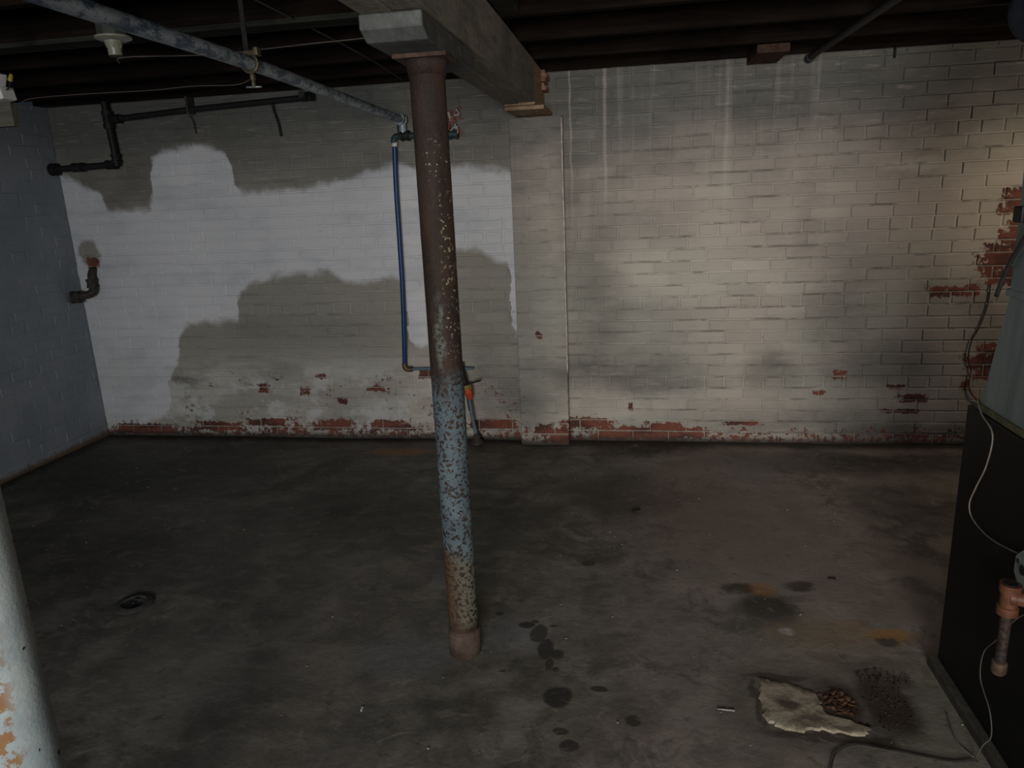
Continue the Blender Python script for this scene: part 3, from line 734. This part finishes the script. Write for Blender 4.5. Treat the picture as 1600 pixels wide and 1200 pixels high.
part('elbow', fitting((-1.855, yp-.03, 2.086), (1, 0, 0), .07, .023), M_BLACKPIPE, bp, 'auto')
part('strap', box((-2.622, yp-.02, 2.04), (-2.608, Y-.003, 2.137), .002), M_RUSTPIPE, bp)
wire('hanging_wire', [(-2.095, 4.27, 2.07), (-2.09, 4.275, 2.02), (-2.075, 4.28, 1.96), (-2.068, 4.28, 1.885)], .006, M_BLACKPIPE, 'short dark wire dangling from the black pipe on the back wall')
wire('hanging_wire', [(-2.628, 4.27, 2.045), (-2.624, 4.275, 2.02), (-2.615, 4.28, 1.99), (-2.61, 4.28, 1.93)], .003, M_BLACKPIPE, 'thin stub of wire hanging at the pipe strap on the far left')
dp = thing('drain_elbow', (-3.5, 4.24, 1.0), 'short dark iron pipe elbow poking from the left wall below a bare red brick', 'pipe')
part('pipe_bend', tube(bmesh.new(), bend([(-3.600, 4.20, .965), (-3.47, 4.25, .985), (-3.485, 4.27, 1.12), (-3.487, 4.295, 1.13)], .045), .0245, 18), M_RUSTPIPE, dp, 'auto')
part('elbow', fitting((-3.483, 4.262, 1.05), (0, 0, 1), .055, .030), M_RUSTPIPE, dp, 'auto')
part('end_cap', fitting((-3.575, 4.21, .968), (1, .35, 0), .055, .036), M_RUSTPIPE, dp, 'auto')

# ------------------------------------------------------------------ blue tube and fittings on the back wall
bl = thing('blue_water_tube', (-1.4, 4.27, 1.2), 'bright blue plastic water tube running down the back wall left of the column', 'water pipe')
part('tube', tube(bmesh.new(), smooth_path([(-1.372, 4.272, 1.795), (-1.382, 4.270, 1.55), (-1.386, 4.268, 1.25), (-1.392, 4.268, .95), (-1.404, 4.268, .70), (-1.417, 4.272, .505)], 6), .0145, 14), M_PEX, bl, 'auto')
part('collar', fitting((-1.371, 4.272, 1.803), (0, 0, 1), .026, .016, .001), M_WHITE, bl, 'auto', 'white collar')
part('elbow', tube(bmesh.new(), bend([(-1.418, 4.272, .505), (-1.419, 4.272, .465), (-1.37, 4.272, .465)], .025), .0165, 14), M_COPPER, bl, 'auto', 'dull copper elbow')
part('lower_tube', tube(bmesh.new(), [(-1.37, 4.272, .467), (-.98, 4.272, .470)], .009, 12), M_BLUEGREY, bl, 'auto', 'thin blue-grey horizontal tube')
ih = thing('iron_header', (-1.2, 4.26, 1.84), 'dark iron pipe header behind the column feeding the blue tube', 'pipe')
part('header_run', tube(bmesh.new(), bend([(-1.373, 4.272, 1.812), (-1.373, 4.265, 1.845), (-1.01, 4.262, 1.838)], .03), .0185, 16), M_GREYFIT, ih, 'auto')
part('end_cap', fitting((-1.02, 4.262, 1.838), (1, 0, 0), .06, .024), M_GREYFIT, ih, 'auto')
part('stop_tee', fitting((-1.30, 4.262, 1.845), (1, 0, 0), .05, .025), M_BLACKPIPE, ih, 'auto')
part('lever', box((-1.338, 4.235, 1.84), (-1.330, 4.245, 1.905), .002), M_BLACKPIPE, ih)
part('upper_riser', tube(bmesh.new(), [(-1.075, 4.26, 1.85), (-1.08, 4.26, 2.14)], .014, 14), M_BLACKPIPE, ih, 'auto')
part('riser_coupling', fitting((-1.075, 4.26, 1.895), (0, 0, 1), .06, .022), M_GREYFIT, ih, 'auto')
part('drop_nipple', tube(bmesh.new(), [(-1.312, 4.262, 1.85), (-1.312, 4.262, 1.93)], .020, 14), M_GALV, ih, 'auto', 'grey galvanised nipple')
# tangle of red and white fibres
fb = thing('fibre_tangle', (-1.01, 4.25, 1.9), 'tuft of red and white fibres caught on the iron pipe right of the column', 'fibre tuft')
rf = random.Random(21)
for mat, nm, n, lab in ((M_REDFIB, 'red_strand', 26, 'red'), (M_WHITE, 'white_strand', 12, 'white')):
    bm = bmesh.new()
    for k in range(n):
        p = Vector((-1.03+rf.uniform(-.03, .05), 4.25+rf.uniform(-.015, .015), 1.91+rf.uniform(-.05, .05))); pts = [p]
        for q in range(3): pts.append(pts[-1]+Vector((rf.uniform(-.018, .018), rf.uniform(-.008, .008), rf.uniform(-.03, .02))))
        tube(bm, smooth_path(pts, 3), .0022, 5)
    o = part(nm, bm, mat, fb, False, lab); o['kind'] = 'stuff'

# gas cock by the column
gs = thing('gas_cock_pipe', (-1.0, 4.24, 0), 'old capped floor pipe with an orange-red valve, just right of the column base of the wall', 'pipe')
gs['label'] = 'thin floor pipe with an orange-red valve against the wall, right of the column'
yg = 4.22
part('upper_pipe', tube(bmesh.new(), [(-1.052, yg, .515), (-1.035, yg, .43), (-1.018, yg, .36)], [.019, .018, .016], 14), M_BLACKPIPE, gs, 'auto')
part('valve_body', lathe([(.012, -.05), (.018, -.04), (.024, -.02), (.028, 0), (.026, .02), (.017, .03)], 16, (-1.010, yg, .335), (-.2, 0, 1)), M_ORANGE, gs, 'auto', 'orange-red valve body')
part('valve_nut', fitting((-1.012, yg-.005, .368), (-.2, 0, 1), .025, .024, .003, 6), M_YELLOW, gs, False, 'yellow-brown nut')
part('handle', box((-1.03, yg-.03, .0), (-.92, yg-.018, .010), .003), M_BLACKPIPE, gs, False, 'thin black lever')
h = [c for c in gs.children if c.name.startswith('handle')][0]
for v in h.data.vertices:
    t = (v.co.x+1.03)/.11; v.co.z += .375+.035*t
part('lower_pipe', tube(bmesh.new(), smooth_path([(-1.008, yg, .30), (-1.0, yg, .24), (-.992, yg, .16), (-.975, yg, .06)], 5), [.012]*16, 12), M_BLUEGREY, gs, 'auto', 'pale blue-grey pipe')
part('dark_sleeve', tube(bmesh.new(), [(-1.012, yg+.004, .31), (-1.0, yg+.004, .215)], .0145, 12), M_BLACKPIPE, gs, 'auto', 'black sleeve')
part('foot_flange', lathe([(.012, .07), (.020, .055), (.024, .03), (.040, .015), (.042, 0), (.02, -.004)], 18, (-.972, yg, .0)), M_RUSTPIPE, gs, 'auto')

# ------------------------------------------------------------------ furnace cabinet and duct
FX = .937
fc = thing('furnace_cabinet', (1.27, 1.72, 0), 'black enamelled furnace cabinet standing at the right edge', 'furnace')
part('cabinet_body', box((FX, 1.20, .03), (1.60, 2.19, .862), .006), M_CAB, fc)
part('base_pad', box((FX-.022, 1.18, -.004), (1.62, 2.205, .0295), .004), simple('grimy grey pad', (.045, .044, .035), .9), fc, False, 'grimy grey base pad')
part('seam_strip', box((FX-.004, 1.55, .035), (FX, 1.556, .858), 0), M_BLACKPIPE, fc)
du = thing('sheet_metal_duct', (1.27, 1.7, .87), 'blue-grey sheet metal plenum duct rising from the black furnace cabinet', 'duct')
def frustum(z0, a, z1, b, bm=None):
    bm = bm or bmesh.new()
    A = [bm.verts.new((x, y, z0)) for x, y in ((a[0], a[1]), (a[2], a[1]), (a[2], a[3]), (a[0], a[3]))]
    B = [bm.verts.new((x, y, z1)) for x, y in ((b[0], b[1]), (b[2], b[1]), (b[2], b[3]), (b[0], b[3]))]
    bm.faces.new(A[::-1]); bm.faces.new(B)
    for k in range(4): bm.faces.new((A[k], A[(k+1) % 4], B[(k+1) % 4], B[k]))
    return bm
part('flared_base', frustum(.880, (.948, 1.22, 1.58, 2.135), 1.19, (.966, 1.25, 1.56, 2.09)), M_DUCT, du)
part('upper_duct', frustum(1.2, (.958, 1.25, 1.56, 2.075), 1.88, (.952, 1.25, 1.56, 2.085)), M_DUCT, du)
part('seam_collar', box((.956, 1.24, 1.186), (1.57, 2.096, 1.206), .004), M_DUCT, du)
part('edge_trim', box((.940, 1.21, .8635), (1.59, 2.15, .881), .003), M_EDGE, du, False, 'ochre edge trim')
part('latch', box((.945, 2.04, 1.375), (.957, 2.085, 1.415), .003), M_BLACKPIPE, du, False, 'black latch')
wire('thermostat_cable', [(.950, 1.95, 1.42), (.948, 2.02, 1.335), (.950, 2.085, 1.262), (.951, 2.13, 1.18)], .006, M_WIREBLACK, 'black cable crossing the sheet metal duct')
wire('control_wire', [(.944, 2.155, .885), (.934, 2.09, .86), (.930, 2.01, .83), (.929, 2.02, .74), (.928, 2.06, .66), (.928, 2.085, .60), (.928, 2.055, .567), (.928, 1.95, .562), (.928, 1.80, .594), (.928, 1.72, .62)], .0022, M_WIRE, 'thin pale wire looping down the upper face of the black cabinet')
wire('control_wire', [(.9285, 1.60, .52), (.928, 1.744, .462), (.928, 1.85, .321), (.928, 1.903, .246), (.928, 1.901, .167), (.927, 1.832, .12), (.926, 1.805, .062), (.908, 1.80, .038), (.889, 1.79, .006)], .0018, M_WIREDIM, 'thin dull wire hanging behind the tee down the lower cabinet face')
wire('wall_cable', [(1.885, 4.300, .92), (1.880, 4.298, .80), (1.850, 4.296, .68), (1.822, 4.296, .61), (1.815, 4.296, .52), (1.838, 4.296, .44)], .004, M_WIREDIM, 'dull grey cable curving down the brick wall beside the duct')
wire('wall_cable', [(1.838, 4.296, .44), (1.835, 4.294, .36), (1.86, 4.292, .30), (1.93, 4.290, .25), (2.05, 4.29, .20)], .0045, M_WIREORANGE, 'orange-brown cable on the bare red bricks behind the duct')

# gas tee and drip leg
gt = thing('drip_leg_pipe', (.885, 1.735, .5), 'orange primed pipe tee with a rusty capped drip leg on the black cabinet', 'pipe fitting')
part('tee_body', fitting((.885, 1.735, .508), (0, 0, 1), .080, .0195, .004), M_TEE, gt, 'auto')
part('tee_branch', fitting((.908, 1.722, .515), (1, -.45, 0), .046, .0175, .003), M_TEE, gt, 'auto')
part('nipple', tube(bmesh.new(), [(.885, 1.735, .47), (.885, 1.735, .335)], .0125, 16), M_NIPPLE, gt, 'auto', 'rust mottled nipple')
part('end_cap', lathe([(.008, .300), (.014, .302), (.0175, .31), (.0175, .335), (.0125, .338)], 18, (.885, 1.735, 0)), M_COPPER, gt, 'auto', 'dull coppery cap')
part('bore', lathe([(.0155, .5482), (.0155, .5492)], 18, (.885, 1.735, 0)), M_BLACKPIPE, gt, 'auto', 'dark open bore')
# grey cover plate
cp = thing('cover_plate', (FX-.006, 1.78, .57), 'grey steel cover plate with holes, cut off by the right edge', 'cover plate')
bm = bmesh.new()
pr = [(.05, .02), (.02, .05), (-.02, .05), (-.05, .02), (-.05, -.02), (-.02, -.05), (.02, -.05), (.05, -.02)]
A = [bm.verts.new((FX-.012, 1.76+y, .565+z)) for y, z in pr]; B = [bm.verts.new((FX-.001, 1.76+y, .565+z)) for y, z in pr]
bm.faces.new(A); bm.faces.new(B[::-1])
for k in range(8): bm.faces.new((A[k], B[k], B[(k+1) % 8], A[(k+1) % 8]))
bmesh.ops.recalc_face_normals(bm, faces=bm.faces)
part('plate', bm, M_PLATE, cp)
for y, z, r in ((.036, .012, .006), (-.036, -.012, .006), (.012, 0, .013), (-.018, 0, .012)):
    part('hole', lathe([(r, 0), (r, .0015)], 14, (FX-.0135, 1.76+y, .565+z), (1, 0, 0)), M_BLACKPIPE, cp)

# ------------------------------------------------------------------ on the floor
wire('floor_cable', [(.47, 1.60, .004), (.505, 1.70, .004), (.535, 1.765, .004), (.595, 1.80, .004), (.68, 1.79, .004), (.76, 1.775, .004), (.83, 1.765, .004), (.888, 1.775, .006)], .0023, M_CABLEDARK, 'black cable lying in a loop on the floor in front of the dirt patch')
wire('floor_wire', [(.884, 1.965, .003), (.872, 1.90, .003), (.866, 1.84, .003), (.884, 1.79, .004)], .0018, M_WIRE, 'thin pale wire on the floor beside the furnace base')

def slab(name, outline, z, h, mat, seed, jag=.006, dome=.0, sub=4):
    """irregular broken slab from an outline, with a jagged rim and rough top"""
    rs = random.Random(seed); P = [Vector((x, y, 0)) for x, y in outline]; out = []
    for i, p in enumerate(P):
        q = P[(i+1) % len(P)]
        for k in range(sub): out.append(p.lerp(q, k/sub)+Vector((rs.uniform(-jag, jag), rs.uniform(-jag, jag), 0)))
    c = sum(out, Vector())/len(out); bm = bmesh.new(); rings = []
    for s_, zz in ((1.02, z), (1.0, z+h*.6), (.96, z+h), (.75, z+h+dome*.5), (.45, z+h+dome*.8), (.15, z+h+dome)):
        rings.append([bm.verts.new(c+(p-c)*s_+Vector((0, 0, zz+(mn.noise(Vector((p.x*40*s_, p.y*40*s_, seed)))*.0015 if s_ < 1 else 0)))) for p in out])
    n = len(out)
    for a, b in zip(rings, rings[1:]):
        for k in range(n): bm.faces.new((a[k], a[(k+1) % n], b[(k+1) % n], b[k]))
    bm.faces.new(rings[-1]); bm.faces.new(rings[0][::-1])
    return obj(name, bm, mat, smooth='auto')
tag(slab('mortar_patch', [(.385, 2.072), (.415, 2.062), (.455, 2.058), (.507, 2.036), (.542, 2.000), (.538, 1.955), (.555, 1.905), (.607, 1.895), (.652, 1.876), (.640, 1.856), (.575, 1.846), (.525, 1.864), (.465, 1.845), (.415, 1.850), (.378, 1.880), (.366, 1.93), (.375, 2.0)], -.004, .0075, M_PLASTER, 3), 'pale broken mortar patch set in the floor near the furnace', 'mortar patch')
# loose crumbs of dark dirt: nobody could count them
def crumbs(name, regions, n, mat, seed, size=(.002, .008)):
    rs = random.Random(seed); verts, faces = [], []
    for k in range(n):
        cx, cy, rx, ry = rs.choice(regions); t = rs.uniform(0, 2*math.pi); q = math.sqrt(rs.random())
        x = cx+rx*q*math.cos(t); y = cy+ry*q*math.sin(t); s_ = rs.uniform(*size)
        b = len(verts); pts = [(-1, -1, 0), (1, -1, 0), (1, 1, 0), (-1, 1, 0), (-.5, -.5, 1), (.6, -.4, .9), (.4, .5, 1), (-.6, .6, .8)]
        a = rs.uniform(0, 6.3); ca, sa = math.cos(a), math.sin(a); h = s_*rs.uniform(.4, .9)
        for u, v, w_ in pts:
            u *= rs.uniform(.6, 1.1); v *= rs.uniform(.6, 1.1)
            verts.append((x+(u*ca-v*sa)*s_, y+(u*sa+v*ca)*s_, -.004+w_*h+.002))
        for f in ((3, 2, 1, 0), (4, 5, 6, 7), (0, 1, 5, 4), (1, 2, 6, 5), (2, 3, 7, 6), (3, 0, 4, 7)): faces.append([b+i for i in f])
    me = bpy.data.meshes.new(name); me.from_pydata(verts, [], faces); me.materials.append(mat)
    o = bpy.data.objects.new(name, me); C.objects.link(o); o['kind'] = 'stuff'; return o
tag(crumbs('dirt_crumbs', [(.73, 2.0, .075, .14), (.61, 1.89, .06, .012), (.76, 2.12, .08, .04), (.73, 1.95, .05, .10)], 380, M_DIRT, 2, (.0010, .0036)), 'loose crumbs of dark dirt round the broken mortar patch', 'dirt')
tag(crumbs('rubble', [(.59, 1.985, .048, .058), (.615, 1.975, .03, .04)], 150, M_RUSTCHUNK, 12, (.002, .0085)), 'rusty brown rubble lumps beside the pale mortar patch', 'rubble')
tag(crumbs('grit', [(-1.6, 2.6, 1.6, 1.3), (.1, 2.6, 1.0, 1.3), (-2.4, 3.4, 1.0, .7)], 90, M_STONE, 6, (.0015, .004)), 'scattered pale grit on the concrete floor', 'grit')
# small countable scraps
def chip(name, x, y, a, b, h, rot, mat, label, cat='debris'):
    bm = box((-a, -b, 0), (a, b, h), min(a, b, h)*.3)
    rs = random.Random(int(x*1000))
    for v in bm.verts: v.co += Vector((rs.uniform(-.15, .15)*a*.4, rs.uniform(-.15, .15)*b, 0))
    o = obj(name, bm, mat, loc=(x, y, -.0025)); o.rotation_euler = (0, 0, rot); return tag(o, label, cat)
chip('wood_splinter', .265, 1.915, .024, .0022, .003, -.05, M_STONE, 'pale straight splinter on the floor left of the mortar patch', 'splinter')
chip('floor_chip', .003, 3.30, .022, .008, .006, .5, M_BLACKPIPE, 'small black scrap on the floor between the column and the back wall')
chip('floor_chip', .755, 2.72, .014, .005, .004, -.1, M_BLACKPIPE, 'tiny dark scrap near the rust stain on the right of the floor')
chip('floor_chip', -.822, 1.80, .003, .009, .003, .1, M_WHITE, 'tiny white scrap on the floor left of the column base')
# floor cleanout on the left
fd = thing('floor_cleanout', (-1.95, 2.29, 0), 'small dark sunken metal cleanout in the floor on the left', 'floor drain')
part('rim', lathe([(.045, -.006), (.075, -.004), (.066, .004), (.048, .005), (.042, -.002), (.042, -.006)], 24, (-1.95, 2.29, 0)), simple('dark chipped concrete', (.045, .043, .04), .8), fd, 'auto')
part('plug', lathe([(.041, -.006), (.041, -.001), (.03, .002), (.012, .0035), (.012, .011), (.004, .012)], 20, (-1.95, 2.29, 0)), simple('dark wet metal', (.03, .03, .03), .25, .7), fd, 'auto')
